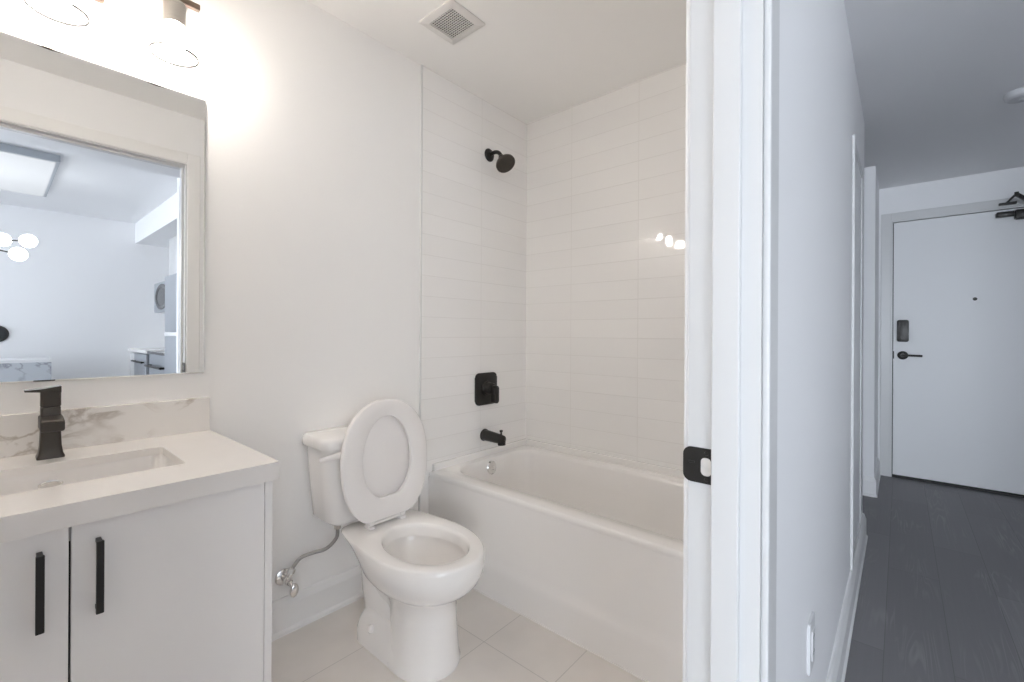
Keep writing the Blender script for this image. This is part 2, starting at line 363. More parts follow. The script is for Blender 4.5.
struct('wall_alcove', MB().box((-0.95, 4.04, -0.05), (-0.136, 4.16, 2.5)).box((-0.256, 4.16, -0.05), (-0.136, YE + 0.1, 2.5)), M['hallwall'], 'white wall jutting out beside the entry door', 'wall', smooth=False)
struct('wall_side', MB().box((-1.0, 3.09, -0.05), (XI, 3.19, 2.5)).box((-1.05, 3.19, -0.05), (-0.95, 4.16, 2.5)), M['hallwall'], 'inner walls of the alcove off the hallway', 'wall', smooth=False)
ED0, ED1, EDH = -0.048, 0.862, 2.031
we = MB(); we.box((-0.136, YE, -0.05), (ED0 - 0.012, YE + 0.1, 2.5)); we.box((ED0 - 0.012, YE, EDH + 0.012), (ED1 + 0.012, YE + 0.1, 2.5)); we.box((ED1 + 0.012, YE, -0.05), (1.0, YE + 0.1, 2.5))
struct('wall_entry', we, M['hallwall'], 'white wall around the entry door', 'wall', smooth=False)
# unseen window wall behind the photographer, set far back to even the daylight
wb = MB(); wb.box((XH, -11.12, -0.05), (0.2, -11.0, 2.5)); wb.box((3.2, -11.12, -0.05), (3.40, -11.0, 2.5)); wb.box((0.2, -11.12, -0.05), (3.2, -11.0, 0.35)); wb.box((0.2, -11.12, 2.3), (3.2, -11.0, 2.5))
struct('wall_window', wb, M['hallwall'], 'window wall of the living room', 'wall', smooth=False)
win = thing('window_1', 'wide living room window', 'window', kind='structure'); at(win, (1.7, -11.06, 0.35))
f = MB()
for x in (0.2, 1.17, 2.17, 3.15): f.box((x, -11.10, 0.35), (x + 0.05, -11.04, 2.3))
f.box((0.2, -11.10, 0.35), (3.2, -11.04, 0.40)); f.box((0.2, -11.10, 2.25), (3.2, -11.04, 2.3))
f.build('window_frame', M['trim'], win, smooth=False)
MB().box((0.2, -11.075, 0.35), (3.2, -11.071, 2.3)).build('pane', M['pane'], win, smooth=False)
settle(win)

win = thing('added_window', 'unseen window added for side daylight, in the wall opposite the bathroom', 'window', kind='structure'); at(win, (3.46, -2.6, 0.35))  # added opening so side daylight reaches the hallway wall
f = MB()
for y in (-4.0, -2.62, -1.25): f.box((3.44, y, 0.35), (3.50, y + 0.05, 2.3))
f.box((3.44, -4.0, 0.35), (3.50, -1.2, 0.40)); f.box((3.44, -4.0, 2.25), (3.50, -1.2, 2.3))
f.build('window_frame', M['trim'], win, smooth=False)
MB().box((3.471, -4.0, 0.35), (3.475, -1.2, 2.3)).build('pane', M['pane'], win, smooth=False)
settle(win)

baseboard('baseboard_hall', (XH, 0.817), (XH, 3.19), (1, 0), 'white baseboard along the hallway wall', th=0.018)
baseboard('baseboard_alcove', (-0.94, 4.04), (-0.136, 4.04), (0, -1), 'white baseboard on the wall beside the entry door')
baseboard('baseboard_side', (-0.136, 4.028), (-0.136, 4.706), (1, 0), 'white baseboard return next to the entry door frame')

# doorway of the bathroom: jamb, stop, casings, strike plate
dw = thing('door_1', 'white bathroom door frame with a black strike plate', 'door frame', kind='structure'); at(dw, (-0.21, YJ, 0))
HEAD = 2.112
jb = MB()
jb.box((XI, YJ, 0), (XH, DO1, HEAD)); jb.box((XI, DO0, 0), (XH, DO0 + 0.016, HEAD)); jb.box((XI, DO0, HEAD), (XH, DO1, DOH))
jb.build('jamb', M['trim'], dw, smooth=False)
st = MB()
st.box((-0.224, YJ - 0.012, 0), (-0.184, YJ, HEAD), 0.002); st.box((-0.224, DO0 + 0.016, 0), (-0.184, DO0 + 0.028, HEAD), 0.002); st.box((-0.224, DO0 + 0.028, HEAD - 0.012), (-0.184, YJ - 0.012, HEAD), 0.002)
st.build('door_stop', M['trim'], dw, smooth=False)
def casing(x_wall, sgn, y0, y1, zt, wd, name, parent, th=0.0105, bev=0.0035):
    mb = MB(); a, b = (x_wall, x_wall + sgn * th); lo, hi = min(a, b), max(a, b)
    mb.box((lo, y1, 0), (hi, y1 + wd, zt + wd), bev); mb.box((lo, y0 - wd, 0), (hi, y0, zt + wd), bev); mb.box((lo, y0, zt), (hi, y1, zt + wd), bev)
    return mb.build(name, M['trim_full'] if sgn < 0 else M['trim'], parent, smooth=False)  # hallway side takes the darkened copy of the trim paint
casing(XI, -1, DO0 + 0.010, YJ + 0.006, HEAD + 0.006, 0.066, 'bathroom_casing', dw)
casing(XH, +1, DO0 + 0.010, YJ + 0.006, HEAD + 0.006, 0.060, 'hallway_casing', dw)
# strike plate: D shaped, rounded on the bathroom side, latch hole with pale mortise
hole = [(x, z) for x, z in rrect(-0.2425, 0.899, -0.226, 0.928, 0.007)]
outer = []
x0, x1, z0, z1, r_ = -0.2705, -0.2245, 0.8865, 0.943, 0.013
for cx, cz, a0 in ((x0 + r_, z1 - r_, 90), (x0 + r_, z0 + r_, 180)):
    for k in range(7): a = R(a0 + 90 * k / 6); outer.append((cx + r_ * math.cos(a), cz + r_ * math.sin(a)))
outer += [(x1, z0), (x1, z1)]
sp = MB()
bm = sp.bm
def ring_prism(bm, outer, inner, f0, f1):
    """flat plate with a hole: fill between outer and inner on both faces, then the sides"""
    for fz in (f0, f1):
        ov = [bm.verts.new(fz(*p)) for p in outer]; iv = [bm.verts.new(fz(*p)) for p in inner]
        es = [bm.edges.new((ov[i], ov[(i + 1) % len(ov)])) for i in range(len(ov))] + [bm.edges.new((iv[i], iv[(i + 1) % len(iv)])) for i in range(len(iv))]
        bmesh.ops.triangle_fill(bm, edges=es, use_beauty=True)
        if fz is f0: o0, i0 = ov, iv
        else: o1, i1 = ov, iv
    for a, b in ((o0, o1), (i0, i1)):
        n = len(a)
        for i in range(n): bm.faces.new((a[i], a[(i + 1) % n], b[(i + 1) % n], b[i]))
ring_prism(bm, outer, hole, lambda x, z: (x, YJ - 0.0022 - max(0, -0.262 - x) * 0.05, z), lambda x, z: (x, YJ + 0.0002, z))
for z in (0.9355, 0.8935): sp.lathe([(0.0036, 0), (0.0030, 0.0012), (0.0012, 0.0009)], (-0.2335, YJ - 0.002, z), (0, -1, 0), 16)
sp.box((-0.2625, YJ - 0.0036, 0.917), (-0.252, YJ - 0.002, 0.9205), 0.0006)
pl = sp.build('strike_plate', M['black'], dw); pl['label'] = 'black latch strike plate'
MB().box((-0.2425, YJ - 0.0012, 0.899), (-0.2262, YJ - 0.0002, 0.928)).build('latch_hole', M['latchgrey'], dw, smooth=False)
settle(dw)

# tall framed panel on the hallway wall, above the baseboard
cd = thing('access_panel', 'tall white framed panel on the hallway wall above the baseboard', 'wall panel'); at(cd, (XH, 2.66, 0.137))
c = MB(); c.box((XH, 2.37, 0.137), (XH + 0.010, 2.41, 1.972), 0.002); c.box((XH, 2.92, 0.137), (XH + 0.006, 2.95, 1.972), 0.001); c.box((XH, 2.41, 1.935), (XH + 0.006, 2.92, 1.972), 0.001); c.box((XH, 2.41, 0.137), (XH + 0.006, 2.92, 0.165), 0.001)
c.build('panel_frame', M['trim'], cd, smooth=False)
MB().box((XH, 2.41, 0.165), (XH + 0.002, 2.92, 1.935)).build('panel_door', M['door'], cd, smooth=False); settle(cd)

# entry door
en = thing('door_3', 'grey white flush entry door with black hardware', 'door', kind='structure'); at(en, (0.4, YE, 0))
MB().box((ED0 + 0.004, YE - 0.006, 0.022), (ED1 - 0.004, YE + 0.04, EDH - 0.004), 0.0015).build('door_panel', M['door'], en, smooth=False)
fr = MB()
for lo, hi in (((ED0 - 0.075, YE - 0.014, 0), (ED0 - 0.012, YE, EDH + 0.075)), ((ED1 + 0.012, YE - 0.014, 0), (ED1 + 0.075, YE, EDH + 0.075)), ((ED0 - 0.012, YE - 0.014, EDH + 0.012), (ED1 + 0.012, YE, EDH + 0.075))):
    fr.box(lo, hi, 0.003)
fr.box((ED0 - 0.013, YE - 0.011, 0), (ED0 - 0.001, YE + 0.09, EDH + 0.012)); fr.box((ED1 + 0.001, YE - 0.011, 0), (ED1 + 0.013, YE + 0.09, EDH + 0.012)); fr.box((ED0 - 0.001, YE - 0.011, EDH + 0.001), (ED1 + 0.001, YE + 0.09, EDH + 0.013))
fr.build('door_frame', M['trim'], en, smooth=False)
MB().box((ED0 - 0.001, YE + 0.041, 0), (ED1 + 0.001, YE + 0.06, EDH + 0.001)).build('painted_gap_shade', M['dark'], en, smooth=False)  # dark sheet behind the door: shade of its gaps as colour
MB().box((ED0, YE - 0.012, 0.0), (ED1, YE + 0.04, 0.016), 0.003).build('threshold', M['black'], en, smooth=False)
k = MB(); k.prism(rrect(-0.022, 1.080, 0.050, 1.252, 0.014), YE - 0.034, YE - 0.006, lambda x, y, z: (x, z, y), 0.006)
kp = k.build('keypad_lock', M['black'], en)
g = MB()
for i in range(3):
    for j in range(4): g.cyl((-0.006 + 0.02 * i, YE - 0.0335, 1.225 - 0.02 * j), (-0.006 + 0.02 * i, YE - 0.0355, 1.225 - 0.02 * j), 0.006, n=10)
g.cyl((0.014, YE - 0.0335, 1.115), (0.014, YE - 0.040, 1.115), 0.016, n=20, ch=0.001)
g.build('keypad_buttons', M['black'], kp)
lv = MB(); lv.lathe([(0.033, 0), (0.033, 0.008), (0.028, 0.012), (0.013, 0.013), (0.012, 0.045), (0.0, 0.045)], (0.014, YE - 0.006, 0.973), (0, -1, 0), 28, True, False)
lv.tube([(0.014, YE - 0.048, 0.973), (0.05, YE - 0.050, 0.974), (0.128, YE - 0.048, 0.972)], 0.0085, 12)
lv.build('lever_handle', M['black'], en)
MB().lathe([(0.012, 0), (0.012, 0.003), (0.007, 0.004), (0.006, 0.001)], (0.412, YE - 0.006, 1.40), (0, -1, 0), 20).build('peephole', M['black'], en)
MB().box((ED0 + 0.0005, YE - 0.009, 0.945), (ED0 + 0.010, YE - 0.0055, 1.005), 0.001).build('latch', M['black'], en, smooth=False)
cl = MB(); cl.box((0.60, YE - 0.068, 1.945), (0.84, YE - 0.006, 2.010), 0.010); cl.box((0.512, YE - 0.055, 1.972), (0.61, YE - 0.006, 2.006), 0.006)
co = cl.build('door_closer', M['black'], en)
def bar(mb, p0, p1, a, b):
    p0 = Vector(p0); p1 = Vector(p1); t = (p1 - p0).normalized(); u = t.cross(Vector((0, 1, 0))).normalized(); v = t.cross(u)
    return mb.loft([[p + u * su * a + v * sv_ * b for su, sv_ in ((-1, -1), (1, -1), (1, 1), (-1, 1))] for p in (p0, p1)])
ar = MB(); ar.cyl((0.70, YE - 0.038, 2.005), (0.70, YE - 0.038, 2.040), 0.014)
bar(ar, (0.70, YE - 0.040, 2.030), (0.594, YE - 0.175, 2.088), 0.012, 0.006)
ar.cyl((0.592, YE - 0.175, 2.076), (0.592, YE - 0.175, 2.106), 0.011)
bar(ar, (0.592, YE - 0.175, 2.096), (0.565, YE - 0.03, 2.070), 0.006, 0.005)
ar.build('closer_arm', M['black'], co)
MB().box((0.526, YE - 0.042, 2.056), (0.612, YE - 0.014, 2.072), 0.003).build('arm_bracket', M['black'], co, smooth=False)
settle(en)

# ------------------------------------------------------------------ bathtub
tub = thing('bathtub', 'white alcove bathtub with a smooth apron in front of the tiled wall', 'bathtub')
TX0, TX1, TY0, TY1, TZ = XV + 0.001, XI - 0.001, 1.394, YB - 0.0005, 0.453
at(tub, ((TX0 + TX1) / 2, (TY0 + TY1) / 2, 0))
def resample(poly, n, c):
    """n points of a closed outline seen from c at equal angles"""
    out = []
    for k in range(n):
        a = 2 * math.pi * k / n; d = (math.cos(a), math.sin(a)); best = 0
        for i in range(len(poly)):
            (ax, ay), (bx, by) = poly[i], poly[(i + 1) % len(poly)]
            ex, ey = bx - ax, by - ay; det = d[0] * (-ey) + ex * d[1]
            if abs(det) < 1e-12: continue
            rx, ry = ax - c[0], ay - c[1]
            t = (rx * (-ey) + ex * ry) / det; u = (d[0] * ry - d[1] * rx) / det
            if t > 0 and -1e-6 <= u <= 1 + 1e-6: best = max(best, t)
        out.append((c[0] + d[0] * best, c[1] + d[1] * best))
    return out
N = 144; cx, cy = (TX0 + TX1) / 2, 1.775
def tub_ring(x0, y0, x1, y1, r, z): return [(x, y, z) for x, y in resample(rrect(x0, y0, x1, y1, r, 10), N, (cx, cy))]
rings = [tub_ring(TX0, TY0 + 0.004, TX1, TY1, 0.004, TZ - 0.030),
         tub_ring(TX0, TY0, TX1, TY1, 0.004, TZ - 0.016),
         tub_ring(TX0, TY0 + 0.001, TX1, TY1, 0.005, TZ - 0.007),
         tub_ring(TX0, TY0 + 0.005, TX1, TY1, 0.005, TZ - 0.0015),
         tub_ring(TX0, TY0 + 0.010, TX1, TY1, 0.006, TZ),
         tub_ring(TX0 + 0.062, 1.478, TX1 - 0.06, 2.068, 0.115, TZ),
         tub_ring(TX0 + 0.070, 1.484, TX1 - 0.07, 2.060, 0.115, TZ - 0.004),
         tub_ring(TX0 + 0.077, 1.490, TX1 - 0.078, 2.052, 0.115, TZ - 0.02),
         tub_ring(TX0 + 0.090, 1.505, TX1 - 0.12, 2.042, 0.115, TZ - 0.12),
         tub_ring(TX0 + 0.112, 1.528, TX1 - 0.22, 2.022, 0.115, TZ - 0.26),
         tub_ring(TX0 + 0.145, 1.555, TX1 - 0.32, 1.995, 0.13, TZ - 0.34),
         tub_ring(TX0 + 0.23, 1.61, TX1 - 0.40, 1.95, 0.10, TZ - 0.365)]
MB().loft(rings, False, True).build('basin', M['tub'], tub, angle=50)
ap = MB()
# apron: gently sloping panel above a stepped-out base band
prof = [(TY0 + 0.030, TZ - 0.028), (TY0 + 0.003, TZ - 0.028), (TY0 + 0.0075, 0.30), (TY0 + 0.0075, 0.175), (TY0 + 0.0055, 0.155), (TY0 + 0.0015, 0.137), (TY0 - 0.0005, 0.126), (TY0 - 0.001, 0.11), (TY0 - 0.001, 0.0), (TY0 + 0.05, 0.0)]
ap.loft([[(x, y, z) for y, z in prof] for x in (TX0, TX1)])
ap.build('apron', M['tub'], tub, angle=25)
fl = MB()
fl.box((TX0 + 0.008, TY0 + 0.02, TZ - 0.002), (TX0 + 0.026, TY1, TZ + 0.034), 0.006, 3); fl.box((TX0 + 0.02, TY1 - 0.018, TZ - 0.002), (TX1, TY1, TZ + 0.034), 0.006, 3)
fl.build('tile_flange', M['tub'], tub)
ck = MB().box((TX0, TY0 - 0.006, 0), (TX1, TY0 + 0.002, 0.005), 0.002).build('caulk_bead', M['tub'], tub, smooth=False)
ov = MB(); oc = Vector((TX0 + 0.0785, 1.762, 0.405)); od = Vector((1, 0, 0.16))
ov.lathe([(0.036, 0), (0.036, 0.004), (0.030, 0.010), (0.012, 0.011), (0.010, 0.008), (0.0, 0.008)], oc, od, 32, True, False)
ov.build('overflow_cover', M['chrome'], tub)['label'] = 'round chrome overflow cover'
dr = MB().lathe([(0.035, 0), (0.033, 0.003), (0.02, 0.004), (0.0, 0.004)], (TX0 + 0.33, 1.78, TZ - 0.3655), (0, 0, 1), 28, True, False).build('drain', M['chrome'], tub)
settle(tub)

# ------------------------------------------------------------------ shower fittings
TXW = XV + 0.008
sh = thing('overhead_shower', 'round black shower head on a bent arm high on the tiled wall', 'shower head'); at(sh, (TXW, 1.806, 2.118))
MB().lathe([(0.036, 0), (0.036, 0.003), (0.030, 0.010), (0.014, 0.014), (0.0, 0.014)], (TXW, 1.806, 2.118), (1, 0, 0), 32, True, False).build('flange', M['black'], sh)
MB().tube([(TXW + 0.004, 1.806, 2.118), (TXW + 0.045, 1.804, 2.122), (TXW + 0.080, 1.800, 2.108), (TXW + 0.105, 1.797, 2.076)], 0.0105, 14).build('shower_arm', M['black'], sh)
hd = Vector((0.62, -0.10, -0.78)).normalized(); hc = Vector((TXW + 0.100, 1.797, 2.080))
hm = MB(); hm.sphere(hc + hd * 0.006, 0.018, 20, 12)
hm.lathe([(0.013, 0.01), (0.016, 0.026), (0.034, 0.040), (0.050, 0.048), (0.054, 0.054), (0.054, 0.064), (0.050, 0.067), (0.0, 0.067)], hc, hd, 40, True, False)
ho = hm.build('head', M['bronze'], sh)
nz = MB(); q = Vector((0, 0, 1)).rotation_difference(hd).to_matrix()
for rr, n in ((0.010, 6), (0.022, 12), (0.034, 18), (0.045, 24)):
    for k in range(n):
        a = 2 * math.pi * k / n; nz.lathe([(0.0022, 0), (0.0016, 0.003)], hc + hd * 0.0665 + q @ Vector((rr * math.cos(a), rr * math.sin(a), 0)), hd, 6)
nz.build('nozzles', M['black'], ho)
settle(sh)

va = thing('shower_valve', 'black square shower valve plate with a lever knob', 'shower valve'); at(va, (TXW, 1.787, 0.822))
MB().prism(rrect(1.787 - 0.083, 0.822 - 0.088, 1.787 + 0.083, 0.822 + 0.088, 0.026), TXW, TXW + 0.011, lambda x, y, z: (z, x, y), 0.004).build('plate', M['black'], va)
kn = MB(); kn.lathe([(0.040, 0.008), (0.038, 0.020), (0.033, 0.024), (0.031, 0.052), (0.028, 0.056), (0.0, 0.056)], (TXW, 1.787, 0.826), (1, 0, 0), 32, True, False)
ko = kn.build('knob', M['black'], va)
lm = MB(); lm.prism(rrect(1.778, 0.748, 1.808, 0.842, 0.010), TXW + 0.052, TXW + 0.084, lambda x, y, z: (z, x, y), 0.004)
lm.build('lever', M['black'], va); settle(va)

sp = thing('tub_spout', 'black tub spout with a diverter knob over the bathtub', 'tub spout'); at(sp, (TXW, 1.78, 0.565))
b = MB(); b.lathe([(0.0335, 0), (0.0335, 0.004), (0.030, 0.008), (0.0275, 0.07), (0.025, 0.125), (0.022, 0.142), (0.012, 0.149), (0.0, 0.15)], (TXW, 1.78, 0.568), (1, 0, -0.05), 32, True, False)
b.build('spout_body', M['black'], sp)
MB().lathe([(0.020, 0), (0.022, 0.016), (0.021, 0.036), (0.0, 0.036)], (TXW + 0.128, 1.78, 0.568), (0.05, 0, -1), 28, True, False).build('nozzle', M['black'], sp)
MB().lathe([(0.0045, 0), (0.0045, 0.016), (0.0085, 0.019), (0.0085, 0.028), (0.0, 0.029)], (TXW + 0.126, 1.78, 0.583), (0, 0, 1), 20, True, False).build('diverter_knob', M['black'], sp)
settle(sp)

# ------------------------------------------------------------------ exhaust fan
fan = thing('exhaust_fan', 'square white exhaust fan grille on the bathroom ceiling', 'exhaust fan'); at(fan, (-1.405, 1.238, ZC))
fm = MB(); FX, FY = -1.407, 1.240
ring = []
for (hx, z) in ((0.101, ZC), (0.102, ZC - 0.004), (0.097, ZC - 0.008), (0.070, ZC - 0.010), (0.068, ZC - 0.006)):
    ring.append([(FX + x, FY + y, z) for x, y in rrect(-hx, -hx * 0.94, hx, hx * 0.94, 0.006, 4)])
fm.loft(ring, True, False).build('frame', M['grille'], fan)
MB().box((FX - 0.069, FY - 0.065, ZC - 0.003), (FX + 0.069, FY + 0.065, ZC - 0.001)).build('dark_backing', M['dark'], fan, smooth=False)  # dark plate behind the grille, shade of the recess put into its colour
gm = MB()
for i in range(13): y = FY - 0.060 + 0.010 * i; gm.box((FX - 0.069, y - 0.0014, ZC - 0.0095), (FX + 0.069, y + 0.0014, ZC - 0.0065))
for i in range(11): x = FX - 0.060 + 0.012 * i; gm.box((x - 0.0008, FY - 0.065, ZC - 0.0088), (x + 0.0008, FY + 0.065, ZC - 0.0065))
gm.build('grille', M['grille'], fan, smooth=False); settle(fan)

# ------------------------------------------------------------------ toilet (local x = distance from the wall, y = along it)
TYC = 0.991
to = thing('toilet', 'white two piece toilet with its seat and lid raised', 'toilet'); at(to, (XV + 0.45, TYC, 0))
def T(x, y, z): return (XV + x, TYC + y, z)
NT = 96
def outline(xb, xc, xf, b, bd, s0=0.0, s1=1.0, rb=0.035):
    P = []
    for k in range(200):
        t = math.pi * k / 199; x = (xb + xf) / 2 - (xf - xb) / 2 * math.cos(t)
        if x >= xc: w = b * math.sqrt(max(0, 1 - ((x - xc) / (xf - xc)) ** 2))
        else:
            u = (x - xb) / (xc - xb); u = min(1, max(0, (u - s0) / (s1 - s0))); w = bd + (b - bd) * (math.sin(u * math.pi / 2) if s0 == 0 else u * u * (3 - 2 * u))
        if x < xb + rb: w -= rb - math.sqrt(max(0, rb * rb - (xb + rb - x) ** 2))
        P.append((x, max(w, 1e-4)))
    return P + [(x, -w_) for x, w_ in reversed(P)]
CB = (0.46, 0.0)
def oring(z, *a, **k): return [T(x, y, z) for x, y in resample(outline(*a, **k), NT, CB)]
def ering(z, cx_, ax_f, ax_b, by):
    return [T(x, y, z) for x, y in resample([(cx_ + (ax_f if math.cos(2 * math.pi * k / 160) > 0 else ax_b) * math.cos(2 * math.pi * k / 160), by * math.sin(2 * math.pi * k / 160)) for k in range(160)], NT, CB)]
RZ = 0.398
rings = [oring(0.0, 0.30, 0.49, 0.624, 0.117, 0.075), oring(0.012, 0.30, 0.49, 0.626, 0.118, 0.075), oring(0.03, 0.30, 0.49, 0.620, 0.113, 0.072),
         oring(0.10, 0.28, 0.49, 0.620, 0.104, 0.070, s0=0.45, s1=0.85), oring(0.18, 0.22, 0.49, 0.616, 0.099, 0.070, s0=0.55, s1=0.9),
         oring(0.235, 0.20, 0.485, 0.620, 0.103, 0.072, s0=0.45, s1=0.95), oring(0.255, 0.195, 0.475, 0.645, 0.127, 0.075, s0=0.25, s1=1.0),
         oring(0.272, 0.19, 0.47, 0.676, 0.150, 0.080), oring(0.300, 0.185, 0.47, 0.705, 0.171, 0.085), oring(0.332, 0.18, 0.47, 0.721, 0.182, 0.092),
         oring(0.357, 0.168, 0.47, 0.726, 0.186, 0.112), oring(0.378, 0.160, 0.47, 0.725, 0.185, 0.132), oring(0.390, 0.158, 0.47, 0.723, 0.184, 0.142),
         oring(RZ - 0.002, 0.160, 0.47, 0.719, 0.181, 0.141), oring(RZ, 0.164, 0.47, 0.713, 0.176, 0.137),
         ering(RZ + 0.0005, 0.500, 0.174, 0.196, 0.134), ering(RZ - 0.003, 0.500, 0.169, 0.191, 0.129), ering(RZ - 0.015, 0.500, 0.166, 0.187, 0.126),
         ering(RZ - 0.045, 0.500, 0.164, 0.184, 0.124), ering(RZ - 0.050, 0.500, 0.176, 0.194, 0.137), ering(RZ - 0.075, 0.500, 0.172, 0.185, 0.134),
         ering(0.27, 0.485, 0.135, 0.130, 0.105), ering(0.22, 0.465, 0.095, 0.090, 0.072), ering(0.19, 0.45, 0.06, 0.06, 0.05), ering(0.165, 0.45, 0.03, 0.03, 0.03)]
bw = MB(); bw.loft(rings, True, True)
# trapway bulge and the spreading foot
bw.loft([[T(x, y, z) for x, y in resample(rrect(a, -h_, b_, h_, 0.05), 48, (0.27, 0))] for z, a, b_, h_ in ((0.02, 0.225, 0.46, 0.080), (0.10, 0.205, 0.45, 0.080), (0.16, 0.185, 0.43, 0.079), (0.22, 0.176, 0.315, 0.079), (0.27, 0.173, 0.295, 0.080), (0.335, 0.173, 0.275, 0.088))])
bw.loft([[T(x, y, z) for x, y in resample(rrect(a, -h_, b_, h_, 0.055, 8), 64, (0.37, 0))] for z, a, b_, h_ in ((0.0, 0.205, 0.52, 0.114), (0.04, 0.201, 0.52, 0.112), (0.07, 0.207, 0.515, 0.106), (0.098, 0.221, 0.505, 0.096), (0.114, 0.238, 0.495, 0.087), (0.121, 0.255, 0.485, 0.078))])
bw.build('bowl', M['porcelain'], to, angle=55)
MB().loft([ering(0.200, 0.455, 0.066, 0.066, 0.055), ering(0.2001, 0.455, 0.01, 0.01, 0.01)], True, True).build('water', M['water'], to, smooth=False)
for s in (-1, 1):
    MB().lathe([(0.014, 0), (0.014, 0.008), (0.010, 0.016), (0.0, 0.018)], T(0.325, s * 0.101, 0.072), (0.0, s * 1, 0.45), 20, True, False).build('bolt_cap', M['seat'], to)
tk = MB()
def tring(z, x0, x1, hw, r): 
    return [T(x, y, z) for x, y in resample(rrect(x0, -hw, x1, hw, r, 8), 80, ((x0 + x1) / 2, 0))]
tk.loft([tring(0.404, 0.05, 0.165, 0.140, 0.03), tring(0.412, 0.03, 0.182, 0.165, 0.035), tring(0.43, 0.018, 0.192, 0.186, 0.040), tring(0.55, 0.015, 0.200, 0.199, 0.042), tring(0.685, 0.012, 0.207, 0.210, 0.042), tring(0.703, 0.012, 0.207, 0.210, 0.042)])
tk.build('tank', M['porcelain'], to, angle=50)
tl = MB()
tl.loft([tring(0.7025, 0.012, 0.206, 0.209, 0.040), tring(0.704, 0.006, 0.216, 0.223, 0.045), tring(0.712, 0.004, 0.219, 0.226, 0.046), tring(0.728, 0.004, 0.219, 0.226, 0.046), tring(0.739, 0.007, 0.214, 0.222, 0.044), tring(0.744, 0.016, 0.203, 0.212, 0.040)])
tl.build('tank_lid', M['porcelain'], to, angle=50)
lv = MB(); lv.lathe([(0.013, 0), (0.013, 0.006), (0.009, 0.010), (0.009, 0.024), (0.0, 0.024)], T(0.199, -0.158, 0.684), (1, 0, 0), 20, True, False)
pr = [(-0.248, 0.0045), (-0.245, 0.0075), (-0.225, 0.0085), (-0.195, 0.0110), (-0.170, 0.0145), (-0.152, 0.0150), (-0.142, 0.012), (-0.137, 0.005)]
lv.loft([[T(0.224 + 0.55 * hh * math.cos(2 * math.pi * k / 14), y, 0.684 + 0.02 * (y + 0.158) + hh * math.sin(2 * math.pi * k / 14)) for k in range(14)] for y, hh in pr])
lv.build('flush_lever', M['seat'], to)
# seat and lid raised: u runs from the hinge to the tip, v across
tilt = R(3.5); HX, HZ = 0.248, 0.414
def S(u, v, t):   # t = distance in front of the lid's back face
    return T(HX - u * math.sin(tilt) + t * math.cos(tilt), v, HZ + u * math.cos(tilt) + t * math.sin(tilt))
def egg(u0, u1, b, bb, uc, n=72, sharp=2.2):
    P = []
    for k in range(n + 1):
        t = math.pi * k / n; u = (u0 + u1) / 2 - (u1 - u0) / 2 * math.cos(t)
        if u >= uc: w = b * max(0, 1 - ((u - uc) / (u1 - uc)) ** sharp) ** (1 / sharp)
        else: w = bb + (b - bb) * max(0, 1 - (max(0, uc - u) / (uc - u0)) ** sharp) ** (1 / (sharp * 0.8))
        P.append((u, max(w, 1e-4)))
    return P + [(u, -w_) for u, w_ in reversed(P)]
UC = (0.25, 0)
def sring(t, u0, u1, b, bb, uc=0.225): return [S(u, v, t) for u, v in resample(egg(u0, u1, b, bb, uc), 96, UC)]
ld = MB(); ld.loft([sring(0.003, 0.018, 0.452, 0.176, 0.080), sring(0.0, 0.022, 0.447, 0.171, 0.076), sring(0.0, 0.022, 0.447, 0.171, 0.076)][1:] and [sring(0.000, 0.022, 0.447, 0.171, 0.076), sring(0.003, 0.016, 0.454, 0.178, 0.082), sring(0.011, 0.014, 0.456, 0.180, 0.083), sring(0.014, 0.017, 0.453, 0.177, 0.080)])
ld.build('lid', M['seat'], to, angle=50)
se = MB()
A = dict(u0=0.012, u1=0.462, b=0.186, bb=0.080); 
def hole(t, d): return [S(u, v, t) for u, v in resample(egg(0.092 - d, 0.394 + d, 0.107 + d, 0.032 + d, 0.222, sharp=2.0), 96, UC)]
rr_ = [hole(0.0175, 0.004), sring(0.0175, 0.018, 0.450, 0.181, 0.078), sring(0.021, 0.012, 0.456, 0.187, 0.080), sring(0.031, 0.012, 0.456, 0.187, 0.080), sring(0.0355, 0.017, 0.451, 0.182, 0.078), hole(0.037, 0.006), hole(0.033, 0.0), hole(0.0205, 0.0)]
se.loft(rr_ + [rr_[0]], False, False)
bmesh.ops.remove_doubles(se.bm, verts=se.bm.verts[:], dist=1e-5)
se.build('seat', M['seat'], to, angle=50)
for s in (-1, 1):
    h = MB(); h.box(T(0.230, s * 0.068 - 0.013, RZ - 0.001), T(0.272, s * 0.068 + 0.013, RZ + 0.012), 0.004)
    h.cyl(T(0.255, s * 0.068 - 0.013, RZ + 0.016), T(0.255, s * 0.068 + 0.013, RZ + 0.016), 0.011, ch=0.002)
    h.box(T(0.244, s * 0.068 - 0.011, RZ + 0.014), T(0.272, s * 0.068 + 0.011, RZ + 0.045), 0.004)
    h.build('hinge', M['seat'], to)
MB().cyl(T(0.258, -0.055, RZ + 0.016), T(0.258, 0.055, RZ + 0.016), 0.0065).build('hinge_bar', M['seat'], to)
settle(to)

